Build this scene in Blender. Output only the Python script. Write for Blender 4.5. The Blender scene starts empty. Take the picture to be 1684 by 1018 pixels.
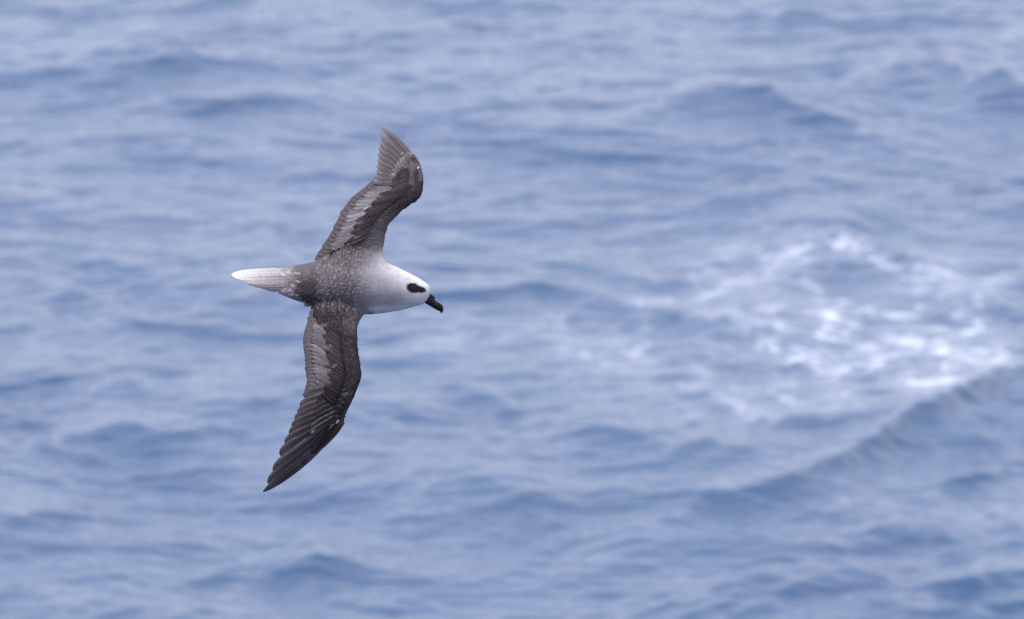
import bpy, bmesh, math, random
import numpy as np
from mathutils import Vector, Matrix, kdtree, noise
from mathutils.bvhtree import BVHTree

scene = bpy.context.scene
col = scene.collection
R = math.radians
random.seed(7)
rng = np.random.default_rng(11)

# ------------------------------------------------------------------ camera
CAM_H = 11.4            # height of the deck the picture was taken from
PITCH = R(12.0)         # looking down on the water
BIRD_D = 20.0           # distance to the bird
FRAME_W = 2.055         # metres across the frame at the bird
cam = bpy.data.cameras.new('camera')
cam.sensor_width = 36.0
cam.lens = 36.0 * BIRD_D / FRAME_W
cam.clip_start = 0.5
cam.clip_end = 20000
cam.dof.use_dof = True
cam.dof.focus_distance = BIRD_D
cam.dof.aperture_fstop = 12.0
cam_o = bpy.data.objects.new('camera', cam)
col.objects.link(cam_o)
cam_o.location = (0, 0, CAM_H)
cam_o.rotation_euler = (math.pi / 2 - PITCH, 0, 0)
scene.camera = cam_o

# ------------------------------------------------------------------ light
SUN_EL, SUN_AZ = R(74), R(240)      # azimuth clockwise from +Y: high, behind the camera and to the left
VEIL = (7.0, 6.7, 8.0)
world = bpy.data.worlds.new('World')
scene.world = world
world.use_nodes = True
wn = world.node_tree.nodes
wl = world.node_tree.links
bg = wn['Background']
sky = wn.new('ShaderNodeTexSky')
sky.sky_type = 'NISHITA'
sky.sun_disc = False
sky.sun_elevation = SUN_EL
sky.sun_rotation = SUN_AZ
sky.altitude = 0
sky.air_density = 1.0
sky.dust_density = 1.6
sky.ozone_density = 2.0
# a thin, uneven veil of high cloud over the whole sky
wtc = wn.new('ShaderNodeTexCoord')
wsep = wn.new('ShaderNodeSeparateXYZ')
wl.new(wtc.outputs['Generated'], wsep.inputs[0])
wmax = wn.new('ShaderNodeMath')
wmax.operation = 'MAXIMUM'
wl.new(wsep.outputs[2], wmax.inputs[0])
wmax.inputs[1].default_value = 0.0
wadd = wn.new('ShaderNodeMath')
wadd.operation = 'ADD'
wl.new(wmax.outputs[0], wadd.inputs[0])
wadd.inputs[1].default_value = 0.12
wdiv = wn.new('ShaderNodeVectorMath')
wdiv.operation = 'DIVIDE'
wl.new(wtc.outputs['Generated'], wdiv.inputs[0])
wl.new(wadd.outputs[0], wdiv.inputs[1])
wno = wn.new('ShaderNodeTexNoise')
wno.inputs['Scale'].default_value = 1.3
wno.inputs['Detail'].default_value = 6
wl.new(wdiv.outputs[0], wno.inputs['Vector'])
wmr = wn.new('ShaderNodeMapRange')
wmr.inputs['From Min'].default_value = 0.3
wmr.inputs['From Max'].default_value = 0.7
wmr.inputs['To Min'].default_value = 0.35
wmr.inputs['To Max'].default_value = 0.80
wl.new(wno.outputs['Fac'], wmr.inputs['Value'])
wmx = wn.new('ShaderNodeMix')
wmx.data_type = 'RGBA'
wl.new(wmr.outputs[0], wmx.inputs[0])
wl.new(sky.outputs[0], wmx.inputs[6])
wmx.inputs[7].default_value = (*VEIL, 1)
wl.new(wmx.outputs[2], bg.inputs['Color'])
bg.inputs['Strength'].default_value = 0.15

sun = bpy.data.lights.new('sun', 'SUN')
sun.energy = 2.9
sun.angle = R(0.5)
sun.color = (1.0, 0.955, 0.90)
sun_o = bpy.data.objects.new('sun', sun)
col.objects.link(sun_o)
to_sun = Vector((math.sin(SUN_AZ) * math.cos(SUN_EL), math.cos(SUN_AZ) * math.cos(SUN_EL), math.sin(SUN_EL)))
sun_o.rotation_euler = to_sun.to_track_quat('Z', 'Y').to_euler()
sun_o.location = to_sun * 60

vs = scene.view_settings
vs.view_transform = 'Standard'
vs.look = 'None'
vs.exposure = 0.62
vs.gamma = 1.0
vs.use_curve_mapping = False


# ------------------------------------------------------------------ helpers
def smooth(a, b, x):
    t = np.clip((np.asarray(x, float) - a) / (b - a), 0, 1)
    return t * t * (3 - 2 * t)


def mixc(a, b, t):
    return tuple(a[i] * (1 - t) + b[i] * t for i in range(3))


def mat(name):
    m = bpy.data.materials.new(name)
    m.use_nodes = True
    return m, m.node_tree.nodes, m.node_tree.links, m.node_tree.nodes['Principled BSDF']


def math_node(n, l, op, a, b=None, c=None):
    m = n.new('ShaderNodeMath')
    m.operation = op
    for i, v in enumerate((a, b, c)):
        if v is None:
            continue
        if isinstance(v, (int, float)):
            m.inputs[i].default_value = v
        else:
            l.new(v, m.inputs[i])
    return m.outputs[0]


def ramp(n, l, src, a, b, lo=0.0, hi=1.0):
    m = n.new('ShaderNodeMapRange')
    m.interpolation_type = 'SMOOTHSTEP'
    m.inputs['From Min'].default_value = a
    m.inputs['From Max'].default_value = b
    m.inputs['To Min'].default_value = lo
    m.inputs['To Max'].default_value = hi
    l.new(src, m.inputs['Value'])
    return m.outputs['Result']


def noise_node(n, l, vec, scale, detail=4, rough=0.55):
    t = n.new('ShaderNodeTexNoise')
    t.inputs['Scale'].default_value = scale
    t.inputs['Detail'].default_value = detail
    t.inputs['Roughness'].default_value = rough
    l.new(vec, t.inputs['Vector'])
    return t.outputs['Fac']


def mix_rgb(n, l, fac, a, b, mode='MIX'):
    m = n.new('ShaderNodeMix')
    m.data_type = 'RGBA'
    m.blend_type = mode
    for sock, v in ((m.inputs[0], fac), (m.inputs[6], a), (m.inputs[7], b)):
        if isinstance(v, (int, float)):
            sock.default_value = v
        elif isinstance(v, tuple):
            sock.default_value = (*v, 1.0)
        else:
            l.new(v, sock)
    return m.outputs[2]


# ------------------------------------------------------------------ the sea
MPP = FRAME_W / 1684 / BIRD_D       # tangent of one photograph pixel


def sea_at(px, py, h=0.0):
    """photograph pixel -> point of the sea sheet at height h"""
    tx, ty = (px - 842) * MPP, -(py - 509) * MPP
    d = Vector((tx, math.cos(PITCH) + ty * math.sin(PITCH), -math.sin(PITCH) + ty * math.cos(PITCH)))
    k = (h - CAM_H) / d.z
    return d.x * k, d.y * k


def axis(c0, c1, step, band, mid, far):
    core = list(np.arange(c0, c1 + 1e-6, step))

    def grow(sgn, start):
        out, s, p = [], step, start
        while abs(p - start) < band:
            s = min(s * 1.035, mid)
            p += sgn * s
            out.append(p)
        while abs(p) < far:
            s *= 1.13
            p += sgn * s
            out.append(p)
        return out
    return np.array(grow(-1, core[0])[::-1] + core + grow(1, core[-1]))


gx = axis(-3.5, 3.5, 0.027, 16, 0.16, 9000)
gy = axis(45.0, 63.0, 0.027, 20, 0.16, 9000)
NX, NY = len(gx), len(gy)
X, Y = np.meshgrid(gx, gy, indexing='xy')
SX = np.gradient(gx)[None, :] * np.ones((NY, 1))
SY = np.gradient(gy)[:, None] * np.ones((1, NX))
SP = np.maximum(SX, SY)
Hh = np.zeros_like(X)
DX = np.zeros_like(X)
DY = np.zeros_like(X)
# wind sea: many short crested components, main run towards the ship and a little to the left
def swirl(seed, amp, lam):
    r_ = np.random.default_rng(seed)
    out = np.zeros_like(X)
    for _ in range(5):
        a_ = r_.uniform(0, 6.3)
        k_ = 2 * math.pi / (lam * r_.uniform(0.6, 1.7))
        out += amp * np.sin(k_ * (math.cos(a_) * X + math.sin(a_) * Y) + r_.uniform(0, 6.3))
    return out * np.clip(1.2 - SP / 0.6, 0, 1)


XW, YW = X + swirl(1, 0.16, 3.0) + swirl(2, 0.045, 0.9), Y + swirl(3, 0.16, 3.0) + swirl(4, 0.045, 0.9)
NW = 96
lams = np.exp(rng.uniform(math.log(0.16), math.log(9.0), NW))
lams.sort()
for lam in lams:
    k = 2 * math.pi / lam
    th = R(-98 if rng.random() < 0.7 else -140) + rng.normal(0, 0.8 if lam < 1.2 else (0.65 if lam < 3 else 0.45))
    dx, dy = math.cos(th), math.sin(th)
    slope = 0.028 * (lam / 0.9) ** (-0.10 if lam < 2.0 else -0.5) * rng.uniform(0.5, 1.25)
    if lam < 0.4:
        slope *= 0.8
    a = slope / k
    ph = rng.uniform(0, 2 * math.pi)
    w = np.clip((lam / SP - 2.5) / 3.0, 0, 1)
    arg = k * (dx * XW + dy * YW) + ph if lam < 3.5 else k * (dx * X + dy * Y) + ph
    # groups: no component keeps its height for long
    gth = rng.uniform(0, 2 * math.pi)
    kg = k / rng.uniform(3.0, 6.5)
    env = 0.6 + 0.55 * np.sin(kg * (math.cos(gth) * X + math.sin(gth) * Y) + rng.uniform(0, 6.3))
    s, c = np.sin(arg), np.cos(arg)
    aw = a * w * env
    Hh += aw * c
    DX -= 0.72 * aw * dx * s
    DY -= 0.72 * aw * dy * s

# cross sea: short waves running aslant in front of the big crest at the right
_a, _b = sea_at(940, 880), sea_at(1684, 600)
_cd = Vector((_b[0] - _a[0], _b[1] - _a[1])).normalized()
_side = (X - _a[0]) * _cd.y - (Y - _a[1]) * _cd.x            # positive on the ship's side of the crest
_mask = smooth(0.1, 1.3, _side) * np.clip(1.2 - SP / 0.2, 0, 1) * smooth(7.0, 4.5, np.hypot(X - 2.2, (Y - 50.5) * 0.6))
for i in range(20):
    lam = math.exp(rng.uniform(math.log(0.22), math.log(0.95)))
    k = 2 * math.pi / lam
    th = math.atan2(-_cd.x, _cd.y) + rng.normal(0, 0.30)
    dx, dy = math.cos(th), math.sin(th)
    a = 0.048 * rng.uniform(0.5, 1.2) / k
    arg = k * (dx * XW + dy * YW) + rng.uniform(0, 6.3)
    Hh += a * _mask * np.cos(arg)
    DX -= 0.6 * a * _mask * dx * np.sin(arg)
    DY -= 0.6 * a * _mask * dy * np.sin(arg)

PXM = MPP * math.hypot(sea_at(842, 509)[1], CAM_H)      # metres per photograph pixel at the sea
VS = math.sin(PITCH)                                    # foreshortening of the sheet


def along(pts, hs):
    """polyline of sea points with crest heights -> per grid vertex (offset towards far side, envelope)"""
    P = np.array([sea_at(p[0], p[1], h) for p, h in zip(pts, hs)])
    xs = P[:, 0]
    o = np.argsort(xs)
    yl = np.interp(X, xs[o], P[o, 1])
    hl = np.interp(X, xs[o], np.array(hs)[o], left=0, right=0)
    return Y - yl, hl


def crest(pts, hs, front, back, power=1.0):
    """a wave crest with a steep face on the ship's side and a long back"""
    global Hh
    wob = 0.10 * np.sin(X * 5.1 + pts[0][0]) + 0.07 * np.sin(X * 11.3 + pts[0][1]) + 0.04 * np.sin(X * 23 + 1.0)
    d, h = along(pts, hs)
    d = d + wob
    f = np.where(d < 0, np.exp(-np.abs(d / front) ** 1.25), np.exp(-np.abs(d / back) ** 1.25))
    lip = np.where(d < 0, np.exp(-np.abs(d / 0.16)), np.exp(-np.abs(d / 0.35) ** 1.2))
    Hh = Hh + h * f + 0.33 * h * lip


# the diagonal crest in the lower right and the ones behind it
crest([(860, 905), (940, 880), (1100, 850), (1240, 815), (1330, 785), (1390, 738), (1450, 712), (1510, 680), (1600, 640), (1684, 600), (1760, 580)],
      [0.0, 0.015, 0.03, 0.045, 0.065, 0.085, 0.085, 0.09, 0.09, 0.08, 0.06], 0.22, 0.9)
crest([(1010, 190), (1080, 172), (1150, 156), (1270, 155), (1320, 172), (1400, 198), (1480, 230), (1560, 240)],
      [0.0, 0.03, 0.06, 0.07, 0.06, 0.045, 0.025, 0.0], 0.40, 1.1)
crest([(1380, 120), (1470, 112), (1560, 106), (1640, 122), (1720, 140), (1800, 150)],
      [0.0, 0.05, 0.075, 0.075, 0.05, 0.0], 0.45, 1.0)
crest([(60, 110), (140, 96), (220, 84), (300, 90), (360, 100)], [0.0, 0.03, 0.045, 0.03, 0.0], 0.35, 0.9)
crest([(-60, 725), (40, 722), (200, 716), (330, 722), (430, 745)], [0.04, 0.05, 0.055, 0.045, 0.0], 0.7, 1.2)
crest([(-80, 840), (40, 838), (120, 850), (230, 880)], [0.03, 0.05, 0.04, 0.0], 0.6, 1.0)
crest([(880, 690), (1000, 712), (1130, 738), (1260, 745), (1330, 750)], [0.0, 0.05, 0.05, 0.03, 0.0], 0.4, 0.9)
crest([(1050, 600), (1160, 560), (1260, 470), (1390, 385), (1480, 420), (1600, 470), (1720, 520)],
      [0.0, 0.02, 0.04, 0.05, 0.05, 0.04, 0.0], 0.9, 0.6)
crest([(640, 812), (760, 800), (860, 815), (960, 832)], [0.0, 0.04, 0.05, 0.0], 0.4, 0.8)
crest([(430, 915), (520, 912), (600, 918)], [0.0, 0.05, 0.0], 0.3, 0.6)
crest([(1200, 20), (1290, 10), (1400, 22)], [0.0, 0.06, 0.0], 0.4, 0.8)
crest([(1060, 985), (1180, 962), (1330, 948), (1450, 958), (1600, 965), (1700, 960)], [0.0, 0.04, 0.06, 0.05, 0.06, 0.04], 0.45, 0.9)

# broken water: strokes of foam (pixel polyline, half width, strength)
FOAM = [
    ([(1055, 492), (1130, 480), (1200, 447), (1262, 425)], 7, 0.55),
    ([(1262, 425), (1330, 405), (1392, 392)], 9, 0.62),
    ([(1300, 412), (1330, 406)], 10, 0.85), ([(1365, 402), (1388, 394)], 8, 0.7),
    ([(1400, 402), (1470, 436), (1530, 456), (1590, 470), (1612, 488)], 10, 0.50),
    ([(1500, 455), (1530, 450)], 11, 0.5),
    ([(1362, 528), (1385, 522)], 13, 1.0), ([(1412, 515), (1433, 497)], 8, 0.72),
    ([(1474, 548), (1500, 548), (1520, 560), (1570, 566), (1612, 572), (1650, 576), (1652, 598), (1620, 606)], 10, 1.0),
    ([(1540, 566), (1600, 590), (1635, 600)], 9, 0.75),
    ([(1596, 542), (1607, 528)], 9, 0.95),
    ([(1345, 600), (1410, 598), (1452, 580), (1505, 570)], 7, 0.72),
    ([(1508, 630), (1560, 632)], 11, 1.0), ([(1385, 642), (1435, 626), (1510, 620)], 6, 0.6),
    ([(1560, 640), (1590, 630)], 10, 0.6),
    ([(1250, 556), (1272, 564)], 11, 0.75), ([(1308, 590), (1336, 588)], 11, 0.95),
    ([(1262, 642), (1292, 652)], 9, 0.75),
    ([(1150, 600), (1180, 640), (1225, 672), (1290, 690)], 8, 0.42),
    ([(930, 565), (990, 576), (1042, 580), (1075, 560)], 8, 0.50),
    ([(870, 515), (930, 517)], 7, 0.40), ([(690, 548), (760, 545)], 8, 0.32),
    ([(1210, 520), (1330, 530)], 8, 0.35), ([(1330, 660), (1440, 668)], 7, 0.35),
    ([(1660, 40), (1684, 44)], 8, 0.25),
    ([(1200, 545), (1240, 530), (1300, 545)], 6, 0.35), ([(1440, 610), (1540, 600)], 6, 0.4),
]
foam = np.zeros_like(X)
core = (np.abs(X) < 4.2) & (Y > 44) & (Y < 66)
ci = np.where(core)
cx, cy = X[ci], Y[ci]
# warp, so the strokes fray
wx = 0.5 * (0.030 * np.sin(cx * 13 + cy * 5) + 0.022 * np.sin(cx * 29 - cy * 9 + 1) + 0.012 * np.sin(cx * 61 + cy * 17))
wy = 0.5 * (0.030 * np.sin(cx * 9 + cy * 4 + 2) + 0.024 * np.sin(cx * 23 + cy * 11) + 0.016 * np.sin(cx * 47 - cy * 15)) / VS
fx, fy = (cx + wx), (cy + wy) * VS
hc = Hh[ci]
fc = np.zeros_like(cx)
for pts, hw, st in FOAM:
    P = [sea_at(p[0], p[1], 0.05) for p in pts]
    best = np.full_like(cx, 1e9)
    for (ax, ay), (bx, by) in zip(P[:-1], P[1:]):
        ay2, by2 = ay * VS, by * VS
        vx, vy = bx - ax, by2 - ay2
        L = vx * vx + vy * vy + 1e-12
        t = np.clip(((fx - ax) * vx + (fy - ay2) * vy) / L, 0, 1)
        best = np.minimum(best, np.hypot(fx - ax - t * vx, fy - ay2 - t * vy))
    fc = np.maximum(fc, (st if st > 0.8 else 0.85 * st) * np.exp(-(best / (hw * PXM)) ** 2))
    fc = np.maximum(fc, 0.30 * st * np.exp(-(best / (3.6 * hw * PXM)) ** 2))
brk = 0.72 + 0.28 * np.sin(cx * 21 + 3 * np.sin(cy * 5)) * np.sin(cy * 12 + 2 * np.sin(cx * 9))
fc = fc * (0.6 + 0.4 * brk)
foam[ci] = fc
# lace: drifting remains of broken crests round the strokes
lace = np.zeros_like(X)
lc = np.zeros_like(cx)
for px_, py_, rx_, ry_, st in ((1400, 540, 330, 130, 1.0), (1560, 590, 150, 70, 1.0), (1260, 430, 220, 60, 0.8), (1050, 565, 240, 60, 0.6), (1250, 640, 200, 60, 0.7),
                               (1540, 455, 160, 55, 0.8), (760, 545, 170, 35, 0.35), (1480, 830, 260, 80, 0.30), (120, 40, 200, 60, 0.2), (1600, 60, 160, 50, 0.25)):
    qx, qy = sea_at(px_, py_, 0.04)
    lc = np.maximum(lc, st * np.exp(-((cx - qx) / (rx_ * PXM * 0.75)) ** 2 - ((cy - qy) * VS / (ry_ * PXM * 0.75)) ** 2))
lace[ci] = lc
Hh = Hh + 0.02 * foam

pos = np.stack([X + DX, Y + DY, Hh], -1).reshape(-1, 3)


def mesh_np(name, v, f):
    me = bpy.data.meshes.new(name)
    me.vertices.add(len(v))
    me.vertices.foreach_set('co', np.ascontiguousarray(v, np.float32).ravel())
    n = len(f)
    me.loops.add(n * 4)
    me.loops.foreach_set('vertex_index', np.ascontiguousarray(f, np.int32).ravel())
    me.polygons.add(n)
    me.polygons.foreach_set('loop_start', np.arange(0, n * 4, 4, dtype=np.int32))
    me.polygons.foreach_set('use_smooth', np.ones(n, bool))
    me.update(calc_edges=True)
    return me


jj, ii = np.meshgrid(np.arange(NY - 1), np.arange(NX - 1), indexing='ij')
v00 = (jj * NX + ii).ravel()
quads = np.stack([v00, v00 + 1, v00 + 1 + NX, v00 + NX], -1)
sea_me = mesh_np('sea', pos, quads)
at = sea_me.attributes.new('foam', 'FLOAT', 'POINT')
at.data.foreach_set('value', foam.ravel().astype(np.float32))
at = sea_me.attributes.new('lace', 'FLOAT', 'POINT')
at.data.foreach_set('value', lace.ravel().astype(np.float32))
sea = bpy.data.objects.new('sea', sea_me)
col.objects.link(sea)
sea['kind'] = 'structure'
sea['label'] = 'choppy blue grey open sea with low crests'

m_sea, n, l, b = mat('sea_water')
geo = n.new('ShaderNodeNewGeometry')
mp = n.new('ShaderNodeMapping')
mp.inputs['Rotation'].default_value = (0, 0, R(8))
mp.inputs['Scale'].default_value = (0.8, 1.25, 1.0)
l.new(geo.outputs['Position'], mp.inputs['Vector'])
n1 = noise_node(n, l, mp.outputs[0], 5.5, 4, 0.55)
n2 = noise_node(n, l, mp.outputs[0], 1.7, 3, 0.5)
hsum = math_node(n, l, 'ADD', math_node(n, l, 'MULTIPLY', n1, 0.030), math_node(n, l, 'MULTIPLY', n2, 0.035))
bump = n.new('ShaderNodeBump')
bump.inputs['Strength'].default_value = 1.0
bump.inputs['Distance'].default_value = 1.0
l.new(hsum, bump.inputs['Height'])
fa = n.new('ShaderNodeAttribute')
fa.attribute_name = 'foam'
fn = noise_node(n, l, geo.outputs['Position'], 16, 5, 0.6)
fn2 = noise_node(n, l, geo.outputs['Position'], 5.0, 4, 0.6)
brkn = math_node(n, l, 'MULTIPLY', ramp(n, l, fn, 0.28, 0.66, 0.30, 1.15), ramp(n, l, fn2, 0.34, 0.60, 0.35, 1.15))
ffac = math_node(n, l, 'MULTIPLY', fa.outputs['Fac'], brkn)
la = n.new('ShaderNodeAttribute')
la.attribute_name = 'lace'
wob = n.new('ShaderNodeTexNoise')
wob.inputs['Scale'].default_value = 2.6
wob.inputs['Detail'].default_value = 3
l.new(geo.outputs['Position'], wob.inputs['Vector'])
wsc = n.new('ShaderNodeVectorMath')
wsc.operation = 'MULTIPLY_ADD'
l.new(wob.outputs['Color'], wsc.inputs[0])
wsc.inputs[1].default_value = (0.55, 1.1, 0.0)
l.new(geo.outputs['Position'], wsc.inputs[2])
lmap = n.new('ShaderNodeMapping')
lmap.inputs['Scale'].default_value = (1.5, 1.0, 0.0)
lmap.inputs['Rotation'].default_value = (0, 0, R(-14))
l.new(wsc.outputs[0], lmap.inputs['Vector'])
vor = n.new('ShaderNodeTexVoronoi')
vor.feature = 'DISTANCE_TO_EDGE'
vor.inputs['Scale'].default_value = 1.55
l.new(lmap.outputs[0], vor.inputs['Vector'])
net = ramp(n, l, vor.outputs['Distance'], 0.0, 0.17, 1.0, 0.0)
net = math_node(n, l, 'MULTIPLY', net, ramp(n, l, fn2, 0.40, 0.66, 0.0, 1.0))
net = math_node(n, l, 'MULTIPLY', net, math_node(n, l, 'MULTIPLY', la.outputs['Fac'], 0.62))
milk = math_node(n, l, 'MULTIPLY', la.outputs['Fac'], ramp(n, l, n2, 0.40, 0.70, 0.0, 0.16))
ffac = math_node(n, l, 'MAXIMUM', ffac, math_node(n, l, 'ADD', net, milk))
ffac = math_node(n, l, 'MINIMUM', ffac, 1.0)
patch = noise_node(n, l, geo.outputs['Position'], 0.9, 3, 0.5)
deep = mix_rgb(n, l, ramp(n, l, patch, 0.35, 0.65), (0.024, 0.058, 0.122), (0.030, 0.068, 0.132))
l.new(mix_rgb(n, l, ffac, deep, (0.56, 0.60, 0.66)), b.inputs['Base Color'])
l.new(ramp(n, l, ffac, 0.0, 0.8, 0.10, 0.6), b.inputs['Roughness'])
b.inputs['IOR'].default_value = 1.333
l.new(bump.outputs[0], b.inputs['Normal'])
sea_me.materials.append(m_sea)

# ------------------------------------------------------------------ the bird
# Its shape is laid out in photograph pixels (1.22 mm each): x right, y down, z towards the ship
PX = FRAME_W / 1684
OX, OY = 570.0, 470.0


def loc(p):
    return ((p[0] - OX) * PX, -(p[1] - OY) * PX, p[2] * PX)


bird = bpy.data.objects.new('petrel', None)
col.objects.link(bird)
cr = Matrix.Rotation(math.pi / 2 - PITCH, 4, 'X')
bird.location = Vector((0, 0, CAM_H)) + cr @ Vector(((OX - 842) * PX, -(OY - 509) * PX, -BIRD_D))
bird.rotation_euler = (math.pi / 2 - PITCH, 0, 0)
bird.empty_display_size = 0.1
bird['label'] = 'white-headed grey petrel banking in flight over the sea with spread dark wings'
bird['category'] = 'bird'


def part(name, me, m, parent=None, label=None):
    o = bpy.data.objects.new(name, me)
    col.objects.link(o)
    o.parent = parent or bird
    if m:
        me.materials.append(m)
    if label:
        o['label'] = label
    return o


# ---- wing planforms: (leading edge, trailing edge) stations from the body to the tip
LOW = [((612, 505), (516, 492)), ((592, 531), (507, 522)), ((589, 546), (503, 540)), ((590, 568), (500, 557)),
       ((593, 590), (501, 579)), ((596, 608), (503, 602)), ((596.5, 620), (506, 620)), ((591, 636), (502, 640)),
       ((581, 660), (498, 656)), ((567, 687), (490, 676)), ((553.6, 709), (484, 691)), ((540, 724), (476, 712)),
       ((518, 748), (463, 742)), ((502, 763), (453.5, 765)), ((473, 787), (444.6, 785)), ((447, 801), (437, 796)),
       ((435, 808), (432, 804))]
UPP = [((640, 440), (506, 440)), ((633, 417), (521, 421)), ((633, 401), (531, 405)), ((635, 385), (542, 389)),
       ((641, 368), (550, 372)), ((655, 353), (559, 352)), ((674, 336.5), (573, 332)), ((690, 326), (588, 318)),
       ((696, 312), (606, 305)), ((696.5, 296), (617, 292)), ((694.5, 282), (619, 276)), ((688, 269), (620, 260)),
       ((676, 249), (621.5, 245)), ((660, 229.5), (624, 230)), ((645, 216.5), (626, 219)), ((630, 207.5), (625, 210))]


def tps(ctrl):
    P = np.array([c[:2] for c in ctrl], float) / 100
    z = np.array([c[2] for c in ctrl], float)
    N = len(P)

    def U(r2):
        return np.where(r2 > 1e-12, r2 * np.log(np.maximum(r2, 1e-12)), 0)
    K = U(((P[:, None] - P[None]) ** 2).sum(-1)) + 1e-4 * np.eye(N)
    Q = np.hstack([np.ones((N, 1)), P])
    A = np.block([[K, Q], [Q.T, np.zeros((3, 3))]])
    sol = np.linalg.solve(A, np.concatenate([z, np.zeros(3)]))

    def f(x, y):
        q = np.array([x, y], float) / 100
        return float(U(((P - q) ** 2).sum(-1)) @ sol[:N] + sol[N] + sol[N + 1] * q[0] + sol[N + 2] * q[1])
    return f


ZLOW = tps([(606, 500, 18), (560, 498, 33), (515, 492, 18), (590, 545, 36), (550, 548, 56), (502, 545, 40),
            (596, 612, 62), (555, 615, 80), (504, 612, 62), (568, 685, 66), (530, 680, 74), (488, 680, 62),
            (505, 760, 40), (480, 735, 48), (455, 762, 38), (434, 806, 18)])
ZUPP = tps([(636, 440, 14), (575, 440, 30), (575, 420, 30), (512, 440, 14), (634, 395, -2), (590, 392, 22), (535, 400, 2),
            (655, 353, -16), (610, 355, 10), (562, 350, -14), (696, 308, -40), (655, 315, -12), (598, 312, -28),
            (690, 275, -66), (655, 275, -58), (620, 270, -62), (660, 230, -100), (624, 235, -98), (627, 208, -120)])


def W(st, s, t):
    s = max(0.0, min(len(st) - 1.0, s))
    i = min(int(s), len(st) - 2)
    f = s - i

    def cm(k):          # Catmull-Rom through the stations
        a = [np.array(st[min(max(j, 0), len(st) - 1)][k], float) for j in (i - 1, i, i + 1, i + 2)]
        return 0.5 * ((2 * a[1]) + (a[2] - a[0]) * f + (2 * a[0] - 5 * a[1] + 4 * a[2] - a[3]) * f * f
                      + (3 * a[1] - a[0] - 3 * a[2] + a[3]) * f ** 3)
    p = cm(0) * (1 - t) + cm(1) * t
    return float(p[0]), float(p[1])


# ---- one continuous body: trunk, neck, head, tail root and the wing arms, fused
bm = bmesh.new()


def loft(rings):
    vr = [[bm.verts.new(loc(p)) for p in r] for r in rings]
    nn = len(vr[0])
    for a, c in zip(vr[:-1], vr[1:]):
        for i in range(nn):
            bm.faces.new((a[i], a[(i + 1) % nn], c[(i + 1) % nn], c[i]))
    bm.faces.new(vr[0][::-1])
    bm.faces.new(vr[-1])


# x, top, bottom, roll of the section's own "up" (90 = up in the picture, 40 = turned to the ship), up/side ratio, z of centre
TRUNK = [(708.0, 474, 482, 80, 1.1, 0), (706.5, 470.5, 488, 80, 1.12, 0), (703, 466.5, 495.5, 80, 1.16, 0), (697, 462.5, 499.5, 80, 1.16, 0),
         (689, 457.5, 502.3, 78, 1.14, 0), (680, 452.5, 504.5, 75, 1.12, 0), (668, 446.5, 508, 70, 1.08, 0),
         (655, 440, 511, 62, 1.04, 0), (640, 433.5, 514, 54, 1.0, 0), (625, 428, 516, 48, 0.98, 0),
         (608, 423, 517.5, 43, 0.96, 0), (590, 420, 517, 40, 0.95, 0), (570, 419, 515, 40, 0.95, 0), (550, 421, 512, 40, 0.93, 0),
         (532, 425, 508.5, 40, 0.88, 0), (515, 430, 504, 40, 0.80, 0), (500, 433.5, 499, 40, 0.70, 0), (486, 436, 494.5, 40, 0.58, 0),
         (470, 438.5, 488, 40, 0.46, 0), (455, 441, 481, 40, 0.36, 0), (442, 443, 475.5, 40, 0.28, 0), (430, 446, 470, 40, 0.20, -1), (418, 449.5, 466, 40, 0.14, -2), (408, 452.5, 462, 40, 0.12, -2)]
rings = []
for x, yt, yb, roll, k, zc in TRUNK:
    h = (yb - yt) / 2
    s_, c_ = math.sin(R(roll)), math.cos(R(roll))
    A = h / math.sqrt(c_ * c_ + (k * s_) ** 2)
    B = A * k
    r = []
    for i in range(40):
        a = 2 * math.pi * i / 40
        la, ub = A * math.cos(a), B * math.sin(a)
        yy = -c_ * la + s_ * ub           # up in the picture
        zz = s_ * la + c_ * ub
        r.append((x, (yt + yb) / 2 - yy, zc + zz))
    rings.append(r)
loft(rings)


def arm(st, zf, s_end, flip):
    rr = []
    ns = 44
    for i in range(ns + 1):
        s = -0.0 + s_end * i / ns
        q = i / ns
        tmax = 0.62 - 0.20 * q + 0.36 * float(smooth(0.26, 0.03, q)) - 0.24 * float(smooth(0.82, 1.0, q))
        root = float(smooth(0.14, 0.0, q))
        endt = float(smooth(1.0, 0.86, q))
        prof = []
        for t in np.linspace(0, 1, 9):
            tt = 0.012 + t * (tmax - 0.012)
            x, y = W(st, s, tt)
            half = (2.6 + 4.6 * math.exp(-((t - 0.28) / 0.26) ** 2)) * (1 - 0.45 * q) + 3 * root
            half = 1.9 + (half - 1.9) * (0.3 + 0.7 * endt)
            if t == 0 or t == 1:
                half *= 0.55
            prof.append((x, y, zf(x, y), half))
        top = [(x, y, z + h * 0.8) for x, y, z, h in prof]
        bot = [(x, y, z - h * 1.2) for x, y, z, h in prof][::-1]
        rg = top + bot
        rr.append(rg[::-1] if flip else rg)
    loft(rr)


arm(LOW, ZLOW, 11.9, False)
arm(UPP, ZUPP, 11.6, True)
bmesh.ops.recalc_face_normals(bm, faces=bm.faces)
raw = bpy.data.meshes.new('raw')
bm.to_mesh(raw)
bm.free()
tmp = bpy.data.objects.new('tmp', raw)
col.objects.link(tmp)
rm = tmp.modifiers.new('r', 'REMESH')
rm.mode = 'VOXEL'
rm.voxel_size = 1.55 * PX
sm = tmp.modifiers.new('s', 'SMOOTH')
sm.factor = 0.5
sm.iterations = 9
dg = bpy.context.evaluated_depsgraph_get()
body_me = bpy.data.meshes.new_from_object(tmp.evaluated_get(dg))
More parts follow.
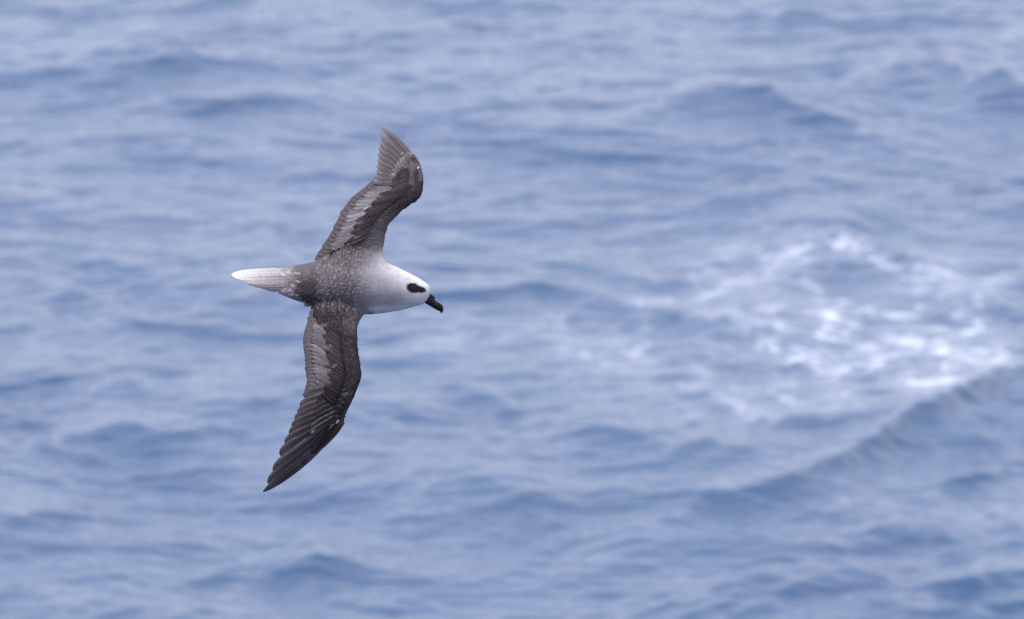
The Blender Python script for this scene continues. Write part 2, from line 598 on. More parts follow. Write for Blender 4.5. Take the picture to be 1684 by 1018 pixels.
# let the shoulders flow: smooth hard where the arms leave the trunk
bmj = bmesh.new()
bmj.from_mesh(body_me)
jv = []
for v in bmj.verts:
    x, y, z = v.co.x / PX + OX, -v.co.y / PX + OY, v.co.z / PX
    if (500 < x < 650 and (405 < y < 450 or 485 < y < 530)) and z > -20:
        jv.append(v)
for _ in range(45):
    bmesh.ops.smooth_vert(bmj, verts=jv, factor=0.5, use_axis_x=True, use_axis_y=True, use_axis_z=True)
bmj.to_mesh(body_me)
bmj.free()
bpy.data.objects.remove(tmp)
bpy.data.meshes.remove(raw)
body_me.name = 'body'
body_me.polygons.foreach_set('use_smooth', np.ones(len(body_me.polygons), bool))
bvh = BVHTree.FromPolygons([v.co.copy() for v in body_me.vertices], [tuple(p.vertices) for p in body_me.polygons])


def ztop(x, y, default=None):
    o = Vector(((x - OX) * PX, -(y - OY) * PX, 1.0))
    hit = bvh.ray_cast(o, Vector((0, 0, -1)))
    if hit[0] is None:
        return default
    return hit[0].z / PX


# ---- plumage colours (linear albedo)
DARK = (0.0140, 0.0100, 0.0115)
BROWN = (0.030, 0.0235, 0.0255)
GREYB = (0.100, 0.088, 0.096)
SILVER = (0.125, 0.116, 0.128)  # silver-grey coverts, lightened to carry their gloss in the colour
WHITE = (0.53, 0.525, 0.53)


def nz(x, y, s, k=0.0):
    return noise.noise(Vector((x * s, y * s, k)))


def wing_col(s, t, low):
    wr = 6.0 if low else 8.0
    q = s / wr
    inner = float(smooth(0.42, 0.10, q)) if low else float(smooth(0.9, 0.25, q))
    c = mixc(DARK, BROWN, 0.25)
    # greyer leading edge on the inner arm
    c = mixc(c, GREYB, float(smooth(0.42, 0.10, t)) * (0.06 + 0.94 * inner) * (1.0 if q < 1.2 else 0.5))
    if t > 0.5:
        c = mixc(c, SILVER, float(smooth(0.9, 2.2, s)) *  float(smooth(0.5, 0.68, t)) * float(smooth(1.35, 0.9, q)) * 0.8)
    return c


def body_col(x, y, z, nrm):
    j = 6 * nz(x, y, 0.09) + 4 * nz(x, y, 0.25, 3)
    up = Vector((0, 0.60, 0.80))
    d = nrm.dot(up)
    g = float(smooth(692, 628, x + (470 - y) * 0.50 + j))  # grey nape; whiter up the neck, bright sun put into the colour
    grey = mixc((0.255, 0.243, 0.262), (0.088, 0.079, 0.086), float(smooth(634, 572, x + j)))
    rump = float(smooth(536, 520, x + j)) * float(smooth(486, 496, x + j)) * float(smooth(446, 468, y + j))
    grey = mixc(grey, (0.034, 0.028, 0.032), rump)
    grey = mixc(grey, (0.044, 0.036, 0.040), float(smooth(482, 503, y + j)) * float(smooth(594, 566, x)) * float(smooth(500, 508, x)))
    tail = float(smooth(492, 448, x + 1.8 * j))
    grey = mixc(grey, (0.27, 0.255, 0.262), tail)
    dors = float(smooth(-0.10, 0.28, d + j * 0.012 + 0.25 * float(smooth(600, 560, x))))
    c = mixc(WHITE, grey, g * dors)
    # the dark mask round the eye
    if x > 660:
        ex, ey = x - 683, y - 474.5
        a = R(16)
        u_, v_ = ex * math.cos(a) + ey * math.sin(a), -ex * math.sin(a) + ey * math.cos(a)
        jj_ = 0.16 * nz(x, y, 0.4, 9)
        r1 = math.hypot((u_ + 3) / 11.0, (v_ - 0.0) / 7.6)
        r2 = math.hypot((u_ - 7.5) / 10.5, (v_ + 0.8) / 5.0)
        k = float(smooth(1.30, 0.86, min(r1, r2) + jj_))
        c = mixc(c, (0.012, 0.011, 0.012), k)
        lore = math.hypot((x - 700) / 6, (y - 487) / 7)
        c = mixc(c, (0.45, 0.42, 0.43), 0.6 * float(smooth(1.3, 0.5, lore)))
    return c


kd = kdtree.KDTree(2 * 160 * 30)
kcol = []
idx = 0
for low, st in ((True, LOW), (False, UPP)):
    for i in range(160):
        s = 0.0 + (len(st) - 1.0) * i / 159
        for j_ in range(30):
            t = j_ / 29
            x, y = W(st, s, t)
            kd.insert((x, y, 0), idx)
            kcol.append((s, t, low))
            idx += 1
kd.balance()
ca = body_me.attributes.new('col', 'FLOAT_COLOR', 'POINT')
cols = np.ones((len(body_me.vertices), 4), np.float32)
for i, v in enumerate(body_me.vertices):
    x, y, z = v.co.x / PX + OX, -v.co.y / PX + OY, v.co.z / PX
    c = body_col(x, y, z, v.normal)
    co, ki, dist = kd.find((x, y, 0))
    s, t, low = kcol[ki]
    if dist < 8 and s > 0.05:
        if low:
            wgt = float(smooth(500, 522, y + 0.10 * (600 - x) + 5 * nz(x, y, 0.12, 5))) if v.normal.z > -0.2 or y > 520 else 0.0
        else:
            wgt = float(smooth(428, 402, y + 7 * nz(x, y, 0.12, 5)))
        wc = wing_col(s, t, low)
        if v.normal.z < -0.1:
            wc = BROWN
        c = mixc(c, wc, wgt)
    cols[i, :3] = c
ca.data.foreach_set('color', cols.ravel())

m_body, n, l, b = mat('plumage')
a_ = n.new('ShaderNodeAttribute')
a_.attribute_name = 'col'
tc = n.new('ShaderNodeTexCoord')
mp = n.new('ShaderNodeMapping')
mp.inputs['Scale'].default_value = (0.45, 1.0, 1.0)
mp.inputs['Rotation'].default_value = (0, 0, R(18))
l.new(tc.outputs['Object'], mp.inputs['Vector'])
f1 = noise_node(n, l, mp.outputs[0], 330, 4, 0.6)
f2 = noise_node(n, l, tc.outputs['Object'], 95, 3, 0.55)
var = math_node(n, l, 'MULTIPLY', ramp(n, l, f1, 0.3, 0.7, 0.84, 1.10), ramp(n, l, f2, 0.3, 0.7, 0.90, 1.06))
l.new(mix_rgb(n, l, 1.0, a_.outputs['Color'], var, 'MULTIPLY'), b.inputs['Base Color'])
b.inputs['Roughness'].default_value = 0.75
b.inputs['Specular IOR Level'].default_value = 0.08
bp = n.new('ShaderNodeBump')
bp.inputs['Strength'].default_value = 0.5
bp.inputs['Distance'].default_value = 0.0012
l.new(math_node(n, l, 'ADD', f1, f2), bp.inputs['Height'])
l.new(bp.outputs[0], b.inputs['Normal'])
body = part('body', body_me, m_body, None, 'white head and grey back with brown wing arms')

# ---- feathers
m_fea, n, l, b = mat('feather')
a_ = n.new('ShaderNodeAttribute')
a_.attribute_name = 'col'
fr = n.new('ShaderNodeAttribute')
fr.attribute_name = 'fringe'
uv = n.new('ShaderNodeUVMap')
sep = n.new('ShaderNodeSeparateXYZ')
l.new(uv.outputs[0], sep.inputs[0])
u_s, v_s = sep.outputs[0], sep.outputs[1]          # u along 0..1, v across 0..1
av = math_node(n, l, 'ABSOLUTE', math_node(n, l, 'SUBTRACT', math_node(n, l, 'MULTIPLY', v_s, 2.0), 1.0))
tc = n.new('ShaderNodeTexCoord')
jn = noise_node(n, l, tc.outputs['Object'], 260, 3, 0.6)
edge = math_node(n, l, 'MAXIMUM', ramp(n, l, av, 0.45, 1.0), ramp(n, l, u_s, 0.66, 1.0))
edge = math_node(n, l, 'MULTIPLY', edge, ramp(n, l, jn, 0.32, 0.62, 0.45, 0.95))
edge = math_node(n, l, 'MULTIPLY', edge, fr.outputs['Fac'])
shaft = math_node(n, l, 'MULTIPLY', ramp(n, l, av, 0.02, 0.10, 1.0, 0.0), ramp(n, l, u_s, 0.55, 0.95, 1.0, 0.0))
barb_arg = math_node(n, l, 'ADD', math_node(n, l, 'MULTIPLY', u_s, 150.0), math_node(n, l, 'MULTIPLY', av, -34.0))
barb = math_node(n, l, 'SINE', math_node(n, l, 'ADD', barb_arg, math_node(n, l, 'MULTIPLY', jn, 9.0)))
tone = math_node(n, l, 'MULTIPLY', ramp(n, l, barb, -1, 1, 0.965, 1.025), ramp(n, l, jn, 0.3, 0.7, 0.80, 1.16))
base = mix_rgb(n, l, 1.0, a_.outputs['Color'], tone, 'MULTIPLY')
base = mix_rgb(n, l, math_node(n, l, 'MULTIPLY', shaft, 0.22), base, (0.30, 0.27, 0.27))
base = mix_rgb(n, l, edge, base, (0.29, 0.265, 0.28))
l.new(base, b.inputs['Base Color'])
b.inputs['Roughness'].default_value = 0.55
b.inputs['Specular IOR Level'].default_value = 0.04
bp = n.new('ShaderNodeBump')
bp.inputs['Strength'].default_value = 0.10
bp.inputs['Distance'].default_value = 0.0006
l.new(math_node(n, l, 'ADD', barb, math_node(n, l, 'MULTIPLY', shaft, 2.0)), bp.inputs['Height'])
l.new(bp.outputs[0], b.inputs['Normal'])


def feather_geo(path, hw, zfun, lift0, lift1, shape='round', nu=9, cup=0.8, skew=0.0, twist=0.0, thick=0.5):
    """path: three control points (quadratic curve) in pixels; hw: half width; returns verts, quads, uvs per vert"""
    p0, p1, p2 = [np.array(p, float) for p in path]
    vs_, uvs = [], []
    us = 1 - (1 - np.linspace(0, 1, nu)) ** 1.35
    cross = (-1.0, -0.5, 0.0, 0.5, 1.0)
    for u in us:
        c = (1 - u) ** 2 * p0 + 2 * u * (1 - u) * p1 + u * u * p2
        tg = 2 * (1 - u) * (p1 - p0) + 2 * u * (p2 - p1)
        tg /= np.linalg.norm(tg) + 1e-9
        nr = np.array([-tg[1], tg[0]])
        if shape == 'round':
            wv = min(1.0, 0.45 + 1.9 * u) * (math.sqrt(max(0.0, 1 - ((u - 0.68) / 0.325) ** 2)) if u > 0.68 else 1.0)
        elif shape == 'point':
            wv = min(1.0, 0.40 + 1.6 * u) * (max(0.0, 1 - ((u - 0.42) / 0.585) ** 2.1) ** 0.62 if u > 0.42 else 1.0)
        else:                       # 'blade': long, tip rounded at the end
            wv = min(1.0, 0.5 + 1.5 * u) * (math.sqrt(max(0.0, 1 - ((u - 0.80) / 0.204) ** 2)) if u > 0.80 else 1.0)
        wv = max(wv, 0.06)
        for v in cross:
            sk = v + skew * (1 - v * v)
            q = c + nr * hw * wv * sk
            z = zfun(q[0], q[1]) + lift0 + (lift1 - lift0) * u - cup * v * v + twist * v
            vs_.append((q[0], q[1], z))
            uvs.append((u, v * 0.5 + 0.5))
    nv = len(cross)
    top = len(vs_)
    fs = []
    for i in range(nu - 1):
        for j in range(nv - 1):
            a = i * nv + j
            fs.append((a, a + 1, a + 1 + nv, a + nv))
    # underside, a fraction of a millimetre below, closed along the rim
    for k in range(top):
        x, y, z = vs_[k]
        vs_.append((x, y, z - thick))
        uvs.append(uvs[k])
    fs += [tuple(top + q for q in f[::-1]) for f in fs[:]]
    rim = [j for j in range(nv)] + [i * nv + nv - 1 for i in range(1, nu)] + [(nu - 1) * nv + j for j in range(nv - 2, -1, -1)] + [i * nv for i in range(nu - 2, 0, -1)]
    for a, c in zip(rim, rim[1:] + rim[:1]):
        fs.append((a, top + a, top + c, c))
    return vs_, fs, uvs


def feather_mesh(name, items):
    """items: list of (geo, colour function(u, v) or colour, fringe)"""
    V, F, UV, C, FR = [], [], [], [], []
    for (vs_, fs, uvs), cf, fg in items:
        o = len(V)
        V += [loc(p) for p in vs_]
        F += [tuple(o + i for i in f) for f in fs]
        UV += uvs
        C += [(*(cf(u, v) if callable(cf) else cf), 1.0) for u, v in uvs]
        FR += [fg] * len(vs_)
    me = bpy.data.meshes.new(name)
    me.from_pydata(V, [], F)
    me.polygons.foreach_set('use_smooth', np.ones(len(F), bool))
    uvl = me.uv_layers.new(name='UVMap')
    li = np.empty(len(me.loops), np.int32)
    me.loops.foreach_get('vertex_index', li)
    uvl.data.foreach_set('uv', np.array(UV, np.float32)[li].ravel())
    c_ = me.attributes.new('col', 'FLOAT_COLOR', 'POINT')
    c_.data.foreach_set('color', np.array(C, np.float32).ravel())
    f_ = me.attributes.new('fringe', 'FLOAT', 'POINT')
    f_.data.foreach_set('value', np.array(FR, np.float32))
    me.update()
    bmf = bmesh.new()
    bmf.from_mesh(me)
    bmesh.ops.recalc_face_normals(bmf, faces=bmf.faces)
    bmf.to_mesh(me)
    bmf.free()
    return me


def feather(name, path, hw, zf, l0, l1, colr, fringe, **kw):
    g = feather_geo(path, hw, zf, l0, l1, **kw)
    return part(name, feather_mesh(name, [(g, colr, fringe)]), m_fea)


def jit(c, k=0.12):
    f = 1 + random.uniform(-k, k)
    return tuple(v * f for v in c)


def grad(a, b, p=1.0):
    return lambda u, v: mixc(a, b, u ** p)


def web(inner, outer, flip=False):
    """darker on one vane than on the other"""
    def f(u, v):
        q = v if not flip else 1 - v
        return mixc(inner, outer, float(smooth(0.35, 0.65, q)))
    return f


def streak(c0, c1, low):
    def f(u, v):
        q = v if low else 1 - v
        return mixc(c0, c1, float(smooth(0.05, 0.7, q)) * (0.25 + 0.75 * float(smooth(0.15, 0.6, u))))
    return f


def mid(a, b, bow=0.0):
    a, b = np.array(a, float), np.array(b, float)
    d = b - a
    return tuple((a + b) / 2 + bow * np.array([-d[1], d[0]]))


# primaries, innermost first: (root, tip, half width, bow)
PRIM_LOW = [((566, 636), (500, 650), 8.5, 0.02), ((566, 643), (494.5, 666.5), 9, 0.02), ((566, 650), (490.5, 678), 9, 0.02),
            ((566, 657), (486, 688.5), 9.5, 0.02), ((565, 664), (481, 701), 10, 0.01), ((564, 671), (476.6, 712), 10, 0.0),
            ((563, 677), (469.5, 728), 11, -0.01), ((562, 682), (461, 747), 12.5, -0.03), ((561, 687), (450, 774), 13.0, -0.045), ((561, 690), (441, 794), 12.5, -0.055),
            ((561, 693), (433, 808.5), 10.5, -0.05)]
PRIM_UPP = [((662, 300), (613, 297.5), 6.5, 0.0), ((665, 298), (618, 289), 6.5, 0.0), ((668, 296), (618.5, 280), 6.5, 0.0),
            ((671, 294), (619.3, 270.5), 6.8, 0.0), ((674, 292), (620, 261), 6.8, 0.0), ((677, 290), (621, 251), 7, 0.02),
            ((680, 288), (622.3, 241.5), 7, 0.04), ((683, 286), (624, 232), 7, 0.06), ((686, 284), (625.5, 221), 7.5, 0.08),
            ((688.5, 283), (625.8, 207.5), 6.5, 0.135)]
for low, lst, zf in ((True, PRIM_LOW, ZLOW), (False, PRIM_UPP, ZUPP)):
    for i, (r_, t_, hw, bow) in enumerate(lst):
        q = i / (len(lst) - 1)
        if low:
            c0, c1 = jit((0.062, 0.050, 0.053), .08), jit((0.040, 0.032, 0.035), .08)
            if i == 10:
                c0, c1 = (0.034, 0.028, 0.032), (0.045, 0.038, 0.039)
        else:
            c0, c1 = jit((0.080, 0.067, 0.074), .08), jit((0.043, 0.036, 0.040), .08)
        lift = 1.5 - 4.0 * q
        feather('primary_feather', (r_, mid(r_, t_, bow), t_), hw, zf, lift, lift - 0.4,
                web(c0, c1, not low), 0.16 if low else 0.30, shape='point' if q > 0.95 else 'blade', nu=12, cup=0.5, twist=(0.9 if low else -0.9))

# secondaries and the rows of coverts over them
for low, st, zf in ((True, LOW, ZLOW), (False, UPP, ZUPP)):
    wr = 7.0 if low else 9.0
    ns = 22
    for i in range(ns):
        s0 = 0.35 if low else 0.75
        s = s0 + (wr - s0) * i / (ns - 1)
        tip = W(st, s, 1.0 + random.uniform(-0.012, 0.012))
        root = W(st, s + (1.15 if low else 1.0), 0.48)
        c = jit((0.050, 0.042, 0.047))
        feather('secondary_feather', (root, mid(root, tip, 0.05 if low else -0.05), tip), 9.6, zf, 0.6 - i * 0.05, -1.5 - i * 0.05,
                grad(jit((0.12, 0.11, 0.12)), c), 0.10, shape='round', nu=9, cup=0.6, twist=(1.0 if low else -1.0))
    # greater coverts: narrow, closely laid, silver-grey with their sheen put into the colour
    ng = 23
    for i in range(ng):
        s0 = 0.75 if low else 1.7
        s = s0 + (wr + 0.2 - s0) * i / (ng - 1)
        q = i / (ng - 1)
        tt = (0.87 + 0.02 * math.sin(i * 2.1)) - (0.10 * float(smooth(0.72, 1.0, q)))
        tip = W(st, s, tt)
        root = W(st, s + (1.25 if low else 1.1), 0.42)
        k = (0.45 + 0.50 * math.sin(math.pi * min(1, q * 1.1))) * random.uniform(0.45, 1.2)
        if not low:
            k *= 1.25 + 0.35 * float(smooth(0.35, 0.8, q))
        c1 = mixc(BROWN, SILVER, min(1.7, k * 1.12))
        c0 = mixc(DARK, SILVER, 0.20 * k)
        feather('greater_covert', (root, mid(root, tip, 0.05 if low else -0.05), tip), random.uniform(4.6, 5.8), zf, 3.6 - i * 0.04, 1.0 - i * 0.04,
                streak(c0, c1, low), random.uniform(0.05, 0.35), shape='round', nu=8, cup=0.7, thick=0.35, twist=(0.5 if low else -0.5))
    # median coverts: dark, with a few worn pale tips
    nm = 26
    for i in range(nm):
        s0 = 1.2 if low else 2.1
        s = s0 + (wr + 0.4 - s0) * i / (nm - 1)
        q = i / (nm - 1)
        tip = W(st, s, 0.58 + random.uniform(-0.05, 0.09))
        root = W(st, s + 0.9, 0.30)
        c = jit(mixc(DARK, BROWN, random.uniform(0.1, 0.9)), 0.2)
        zz = lambda x, y, zf=zf: max(ztop(x, y, -1e3), zf(x, y) + 3.4)
        feather('median_covert', (root, mid(root, tip, 0.04 if low else -0.04), tip), random.uniform(3.6, 5.0), zz, 0.3, 0.9,
                c, random.choice((0.0, 0.03, 0.06, 0.12, 0.35)), shape='round', nu=7, cup=0.8, thick=0.3)

# primary coverts over the hand
PC_LOW = [((582, 632), (528, 650)), ((581, 640), (521, 661)), ((579, 647), (518, 671)), ((577, 655), (516, 681)), ((574, 663), (514, 692)),
          ((572, 670), (512, 702)), ((570, 676), (511, 713)), ((568, 682), (511, 724)), ((566, 688), (509, 736)), ((566, 693), (516, 743))]
PC_UPP = [((688, 306), (642, 292)), ((689, 303), (643, 285)), ((690, 300), (645, 278)), ((690.5, 297), (648, 271)), ((691, 294), (652, 266)),
          ((691.5, 291), (656, 260)), ((692, 288), (660, 256)), ((692, 285), (664, 253)), ((691.5, 281), (668, 249)), ((690, 277), (673, 250))]
for low, lst, zf in ((True, PC_LOW, ZLOW), (False, PC_UPP, ZUPP)):
    for i, (r_, t_) in enumerate(lst):
        c = jit((0.025, 0.020, 0.0215) if low else (0.042, 0.035, 0.038), 0.2)
        feather('primary_covert', (r_, mid(r_, t_, -0.02 if low else 0.03), t_), 7.0 if low else 5.4, zf, 3.8 - i * 0.12, 2.0 - i * 0.12,
                c, random.choice((0.03, 0.05, 0.08, 0.3) if low else (0.15, 0.3, 0.5)), shape='round', nu=8, cup=0.5, twist=(0.5 if low else -0.5), thick=0.3)
    al = [((581, 642), (556, 684)), ((577, 650), (549, 692)), ((573, 655), (542, 699))] if low else [((694, 300), (684, 268)), ((692, 303), (679, 266)), ((690, 305), (674, 266))]
    for i, (r_, t_) in enumerate(al):
        feather('alula_feather', (r_, mid(r_, t_, -0.05 if low else 0.06), t_), 5.0 if low else 4.2, zf, 4.2 - i * 0.3, 3.2 - i * 0.3,
                jit((0.032, 0.026, 0.028) if low else (0.055, 0.046, 0.050)), 0.15, shape='round', nu=8)

# a few worn, bleached feathers that catch the eye
for low, r_, t_, hw, c in ((True, (559, 690), (554, 696), 1.4, 0.30), (True, (551, 696), (543, 705), 1.0, 0.12), (True, (518, 707), (514, 712), 1.3, 0.22),
                           (True, (531, 646), (519, 651), 2.2, 0.085), (True, (556, 599), (548, 605), 2.6, 0.060), (True, (575, 646), (566, 652), 3.4, 0.060),
                           (False, (689, 273), (686, 277), 1.3, 0.34), (False, (663, 249), (659, 253), 1.3, 0.16), (False, (606, 340), (597, 346), 2.0, 0.17)):
    zf = ZLOW if low else ZUPP
    zz = lambda x, y, zf=zf: max(ztop(x, y, -1e3), zf(x, y) + 3.6)
    feather('worn_covert', (r_, mid(r_, t_, 0.05), t_), hw, zz, 1.3, 1.6, (c, c * 0.95, c * 0.96), 0.1, shape='round', nu=6, cup=0.3, thick=0.3)

# small coverts of the fore wing: hundreds of scales, one part for each wing
for low, st, zf in ((True, LOW, ZLOW), (False, UPP, ZUPP)):
    items = []
    smax = 9.6 if low else 10.6
    rows = [(0.46, 6.0), (0.37, 5.4), (0.28, 5.0), (0.20, 4.6), (0.12, 4.2)]
    for ri, (t0, ln) in enumerate(rows):
        s = (1.0 if low else 1.9) + 0.15 * (ri % 2)
        while s < smax:
            tj = t0 + random.uniform(-0.025, 0.025)
            tip = W(st, s, tj)
            root = W(st, s + 0.35, tj - 0.10 if tj > 0.12 else 0.02)
            zz = lambda x, y, zf=zf: (lambda h: h if h is not None else zf(x, y))(ztop(x, y))
            hb = bvh.ray_cast(Vector(((tip[0] - OX) * PX, -(tip[1] - OY) * PX, 1.0)), Vector((0, 0, -1)))
            c = wing_col(s, tj - 0.04, low)
            if hb[0] is not None and hb[1].z > 0.3:
                c = mixc(c, tuple(float(q) for q in cols[body_me.polygons[hb[2]].vertices[0], :3]), 0.7)
            c = jit(c, 0.18)
            items.append((feather_geo((root, mid(root, tip), tip), random.uniform(3.4, 4.6), zz, -0.05, 0.36, nu=5, cup=0.35, thick=0.12), c,
                          random.choice((0.0, 0.0, 0.03, 0.06, 0.10, 0.2))))
            s += random.uniform(0.24, 0.34)
    o = part('lesser_coverts', feather_mesh('lesser_coverts', items), m_fea)
    o['kind'] = 'stuff'

# mantle, scapulars and back: scales with pale fringes
items = []


def back_scale(xx, yy):
    z = ztop(xx, yy)
    if z is None or ztop(xx - 5, yy) is None or ztop(xx + 4, yy) is None:
        return
    hit = bvh.ray_cast(Vector(((xx - OX) * PX, -(yy - OY) * PX, 1.0)), Vector((0, 0, -1)))
    if hit[1].z < (0.22 if yy > 450 else 0.5):
        return
    if yy < 446 and xx < 560 - (yy - 396) * 0.8:
        return
    if xx < 506 and (yy < 444 or yy > 484 + (xx - 490) * 0.9):
        return
    if yy > 503 and xx > 592 or yy < 432 and xx > 628:
        return
    fall = (yy - 466) / 60
    ln = random.uniform(7.0, 10.0)
    tip = (xx - ln * 0.8, yy + fall * 2.2 + random.uniform(-1.4, 1.4))
    root = (xx + ln * 0.45, yy - fall * 0.8 + random.uniform(-0.8, 0.8))
    fade = float(smooth(626, 584, xx + (470 - yy) * 0.10))
    vi = body_me.polygons[hit[2]].vertices[0]
    c = tuple(float(q) for q in cols[vi, :3])
    rump = float(smooth(534, 522, xx)) * float(smooth(442, 458, yy))
    zz = lambda x, y, zd=z: (lambda h: h if h is not None and abs(h - zd) < 12 else zd)(ztop(x, y))
    fg = random.uniform(0.10, 0.85) * fade * (1 - 0.75 * rump) * (1 - 0.7 * float(smooth(500, 516, yy))) * (1 - 0.6 * float(smooth(412, 400, yy)))
    items.append((feather_geo((root, mid(root, tip, random.uniform(-0.06, 0.06)), tip), random.uniform(3.6, 5.0), zz, -0.55 + 0.55 * fade, 0.10 + 0.26 * fade, nu=6, cup=0.30, thick=0.12),
                  jit(tuple(q * (1 - 0.18 * fade) for q in c), 0.18 * fade + 0.02), fg))


for ri in range(29):
    y = 396 + (ri % 2) * 3.2
    while y < 530:
        back_scale(634 - ri * 5.0 + random.uniform(-2.2, 2.2) - 0.08 * abs(y - 466), y + random.uniform(-1.8, 1.8))
        y += random.uniform(5.0, 7.2)
o = part('back_feathers', feather_mesh('back_feathers', items), m_fea, None, 'grey scale-like feathers with pale fringes')
o['kind'] = 'stuff'

# upper tail coverts and tail
TAILZ = tps([(500, 436, -16), (500, 497, 24), (470, 440, -14), (470, 486, 17), (430, 446, -10), (430, 470, 10), (380, 452, -6), (400, 466, 6), (465, 462, 9), (500, 465, 20)])
TF = [((480, 446), (380.5, 451.5), 6.0), ((478, 449), (382.5, 454.0), 6.0), ((480, 453), (386, 456.0), 6.0), ((478, 457), (392, 458.0), 6.5),
      ((478, 461), (399, 460.5), 6.5), ((478, 465), (402, 463.0), 6.0), ((478, 469), (407, 465.5), 5.5), ((480, 473), (413, 467.5), 5.0),
      ((482, 477), (424, 470.0), 4.5), ((484, 481), (432, 472.0), 4.5)]
for i, (r_, t_, hw) in enumerate(TF):
    q = i / 9
    c0 = mixc((0.36, 0.345, 0.35), (0.15, 0.135, 0.142), float(smooth(0.05, 0.35, q)))
    c1 = mixc((0.68, 0.68, 0.68), (0.27, 0.25, 0.255), float(smooth(0.12, 0.5, q)))  # topmost feathers paler: the sunlit upper edge is painted in
    lift = 4.2 + 2.2 * math.sin(math.pi * q) - 2.0 * q
    feather('tail_feather', (r_, mid(r_, t_, 0.03 - 0.05 * q), t_), hw, TAILZ, lift + 3.0, lift - 0.5, (lambda u, v, a=jit(c0, .06), b=jit(c1, .04): tuple(q * (0.72 + 0.38 * float(smooth(0.25, 0.75, 1 - v))) for q in mixc(a, b, u ** 1.4))), 0.25, shape='round', nu=10, cup=0.8)
items = []
for i in range(46):
    xx = random.uniform(462, 503)
    yy = 465 + random.uniform(-0.42, 0.42) * (14 + (xx - 440) * 0.85)
    z = ztop(xx, yy)
    hb = bvh.ray_cast(Vector(((xx - OX) * PX, -(yy - OY) * PX, 1.0)), Vector((0, 0, -1)))
    if z is None or hb[1].z < 0.55:
        continue
    g = float(smooth(460, 500, xx))
    c = mixc((0.34, 0.325, 0.335), (0.085, 0.075, 0.082), min(1.0, g * random.uniform(0.5, 1.25)))
    zz = lambda x, y, zd=z: (lambda h: h if h is not None and abs(h - zd) < 10 else zd)(ztop(x, y))
    items.append((feather_geo(((xx + 6, yy), (xx - 2, yy), (xx - 12, yy - 0.5)), random.uniform(3.2, 4.4), zz, -0.4, 0.5, nu=6, cup=0.5, thick=0.15), jit(c, 0.12), random.uniform(0.05, 0.3)))
o = part('tail_coverts', feather_mesh('tail_coverts', items), m_fea, None, 'pale mottled feathers at the root of the tail')
o['kind'] = 'stuff'

# ---- bill
m_bill, n, l, b = mat('bill_horn')
tc = n.new('ShaderNodeTexCoord')
f1 = noise_node(n, l, tc.outputs['Object'], 300, 3, 0.5)
l.new(mix_rgb(n, l, f1, (0.005, 0.004, 0.006), (0.011, 0.009, 0.012)), b.inputs['Base Color'])
b.inputs['Roughness'].default_value = 0.45
b.inputs['Specular IOR Level'].default_value = 0.15


def tube(name, secs, m, parent, label=None, seg=14):
    """secs: (x, y, z, half height across the path, half depth)"""
    bmt = bmesh.new()
    P = [np.array(s[:2], float) for s in secs]
    vr = []
    for i, s in enumerate(secs):
        a = P[max(i - 1, 0)]
        c = P[min(i + 1, len(P) - 1)]
        tg = (c - a) / (np.linalg.norm(c - a) + 1e-9)
        nr = np.array([tg[1], -tg[0]])
        r = []
        for k in range(seg):
            an = 2 * math.pi * k / seg
            q = P[i] + nr * s[3] * math.cos(an)
            r.append(bmt.verts.new(loc((q[0], q[1], s[2] + s[4] * math.sin(an)))))
        vr.append(r)
    for a, c in zip(vr[:-1], vr[1:]):
        for k in range(seg):
            bmt.faces.new((a[k], a[(k + 1) % seg], c[(k + 1) % seg], c[k]))
    bmt.faces.new(vr[0][::-1])
    bmt.faces.new(vr[-1])
    bmesh.ops.recalc_face_normals(bmt, faces=bmt.faces)
    me = bpy.data.meshes.new(name)
    bmt.to_mesh(me)
    bmt.free()
    me.polygons.foreach_set('use_smooth', np.ones(len(me.polygons), bool))
    return part(name, me, m, parent, label)


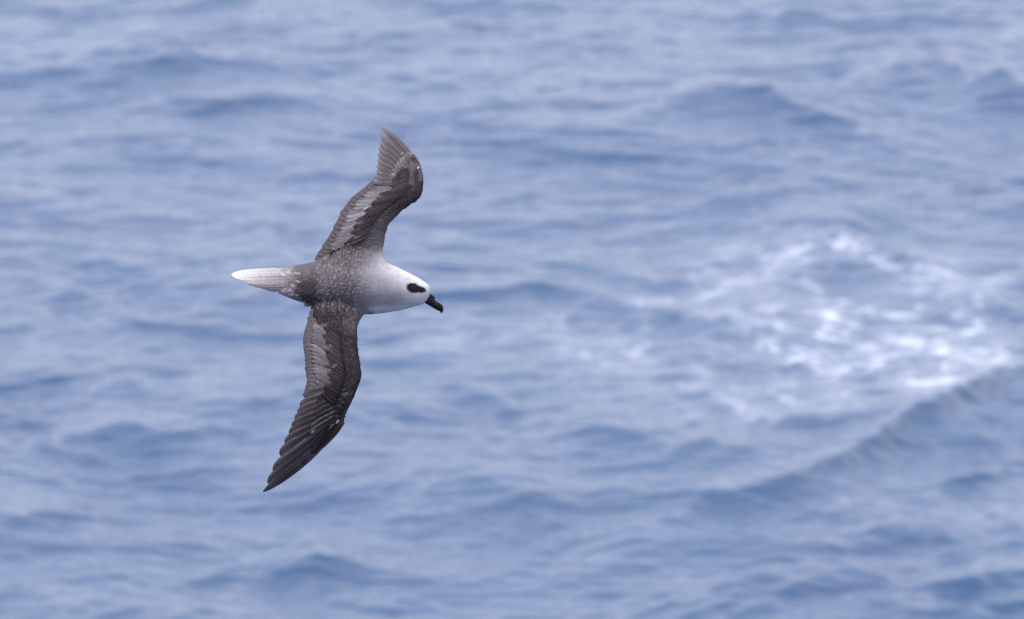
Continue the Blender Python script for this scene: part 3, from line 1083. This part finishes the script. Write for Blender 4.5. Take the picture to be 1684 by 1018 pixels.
upper = tube('upper_bill', [(697.5, 487.5, 0, 5.0, 7.0), (702, 490.6, 0, 6.6, 7.2), (707, 494.2, 0, 6.6, 6.6), (712, 498.0, 0, 5.8, 5.8), (716.5, 501.2, 0, 5.2, 5.2),
                            (720.5, 503.4, 0, 5.8, 4.8), (723.6, 506.0, 0, 5.6, 4.2), (725.5, 509.2, 0, 4.2, 3.3), (726.0, 512.2, 0, 2.6, 2.1), (725.6, 515.0, 0, 0.9, 0.9)], m_bill, None)
tube('lower_bill', [(699, 493.6, 0, 3.8, 6.6), (703, 496.4, 0, 4.0, 6.0), (708.5, 500.1, 0, 3.5, 5.1), (714, 504.0, 0, 3.0, 4.1), (719, 507.6, 0, 2.5, 3.2), (722.5, 510.3, 0, 1.5, 2.1)], m_bill, None)
tube('nostril_tube', [(702.5, 484.2, 0, 1.8, 3.4), (706.0, 486.2, 0, 3.7, 4.0), (709.6, 488.6, 0, 3.9, 3.9), (712.4, 491.0, 0, 3.7, 3.7), (714.0, 492.6, 0, 2.6, 2.9)], m_bill, upper)

# ---- eyes
m_eye, n, l, b = mat('eye_glass')
tc = n.new('ShaderNodeTexCoord')
f1 = noise_node(n, l, tc.outputs['Object'], 600, 2, 0.5)
l.new(mix_rgb(n, l, f1, (0.004, 0.004, 0.004), (0.012, 0.009, 0.008)), b.inputs['Base Color'])
b.inputs['Roughness'].default_value = 0.12
b.inputs['Specular IOR Level'].default_value = 0.2
for side in (1, -1):
    bme = bmesh.new()
    bmesh.ops.create_uvsphere(bme, u_segments=20, v_segments=14, radius=4.4 * PX)
    for v in bme.verts:
        v.co.z *= 0.62
    me = bpy.data.meshes.new('eye')
    bme.to_mesh(me)
    bme.free()
    me.polygons.foreach_set('use_smooth', np.ones(len(me.polygons), bool))
    o_ = Vector(((679.5 - OX) * PX, -(473.5 - OY) * PX, side))
    h = bvh.ray_cast(o_, Vector((0, 0, -side)))
    eo = part('eye', me, m_eye)
    eo.location = h[0] - h[1] * 1.9 * PX
    eo.rotation_euler = h[1].to_track_quat('Z', 'Y').to_euler()
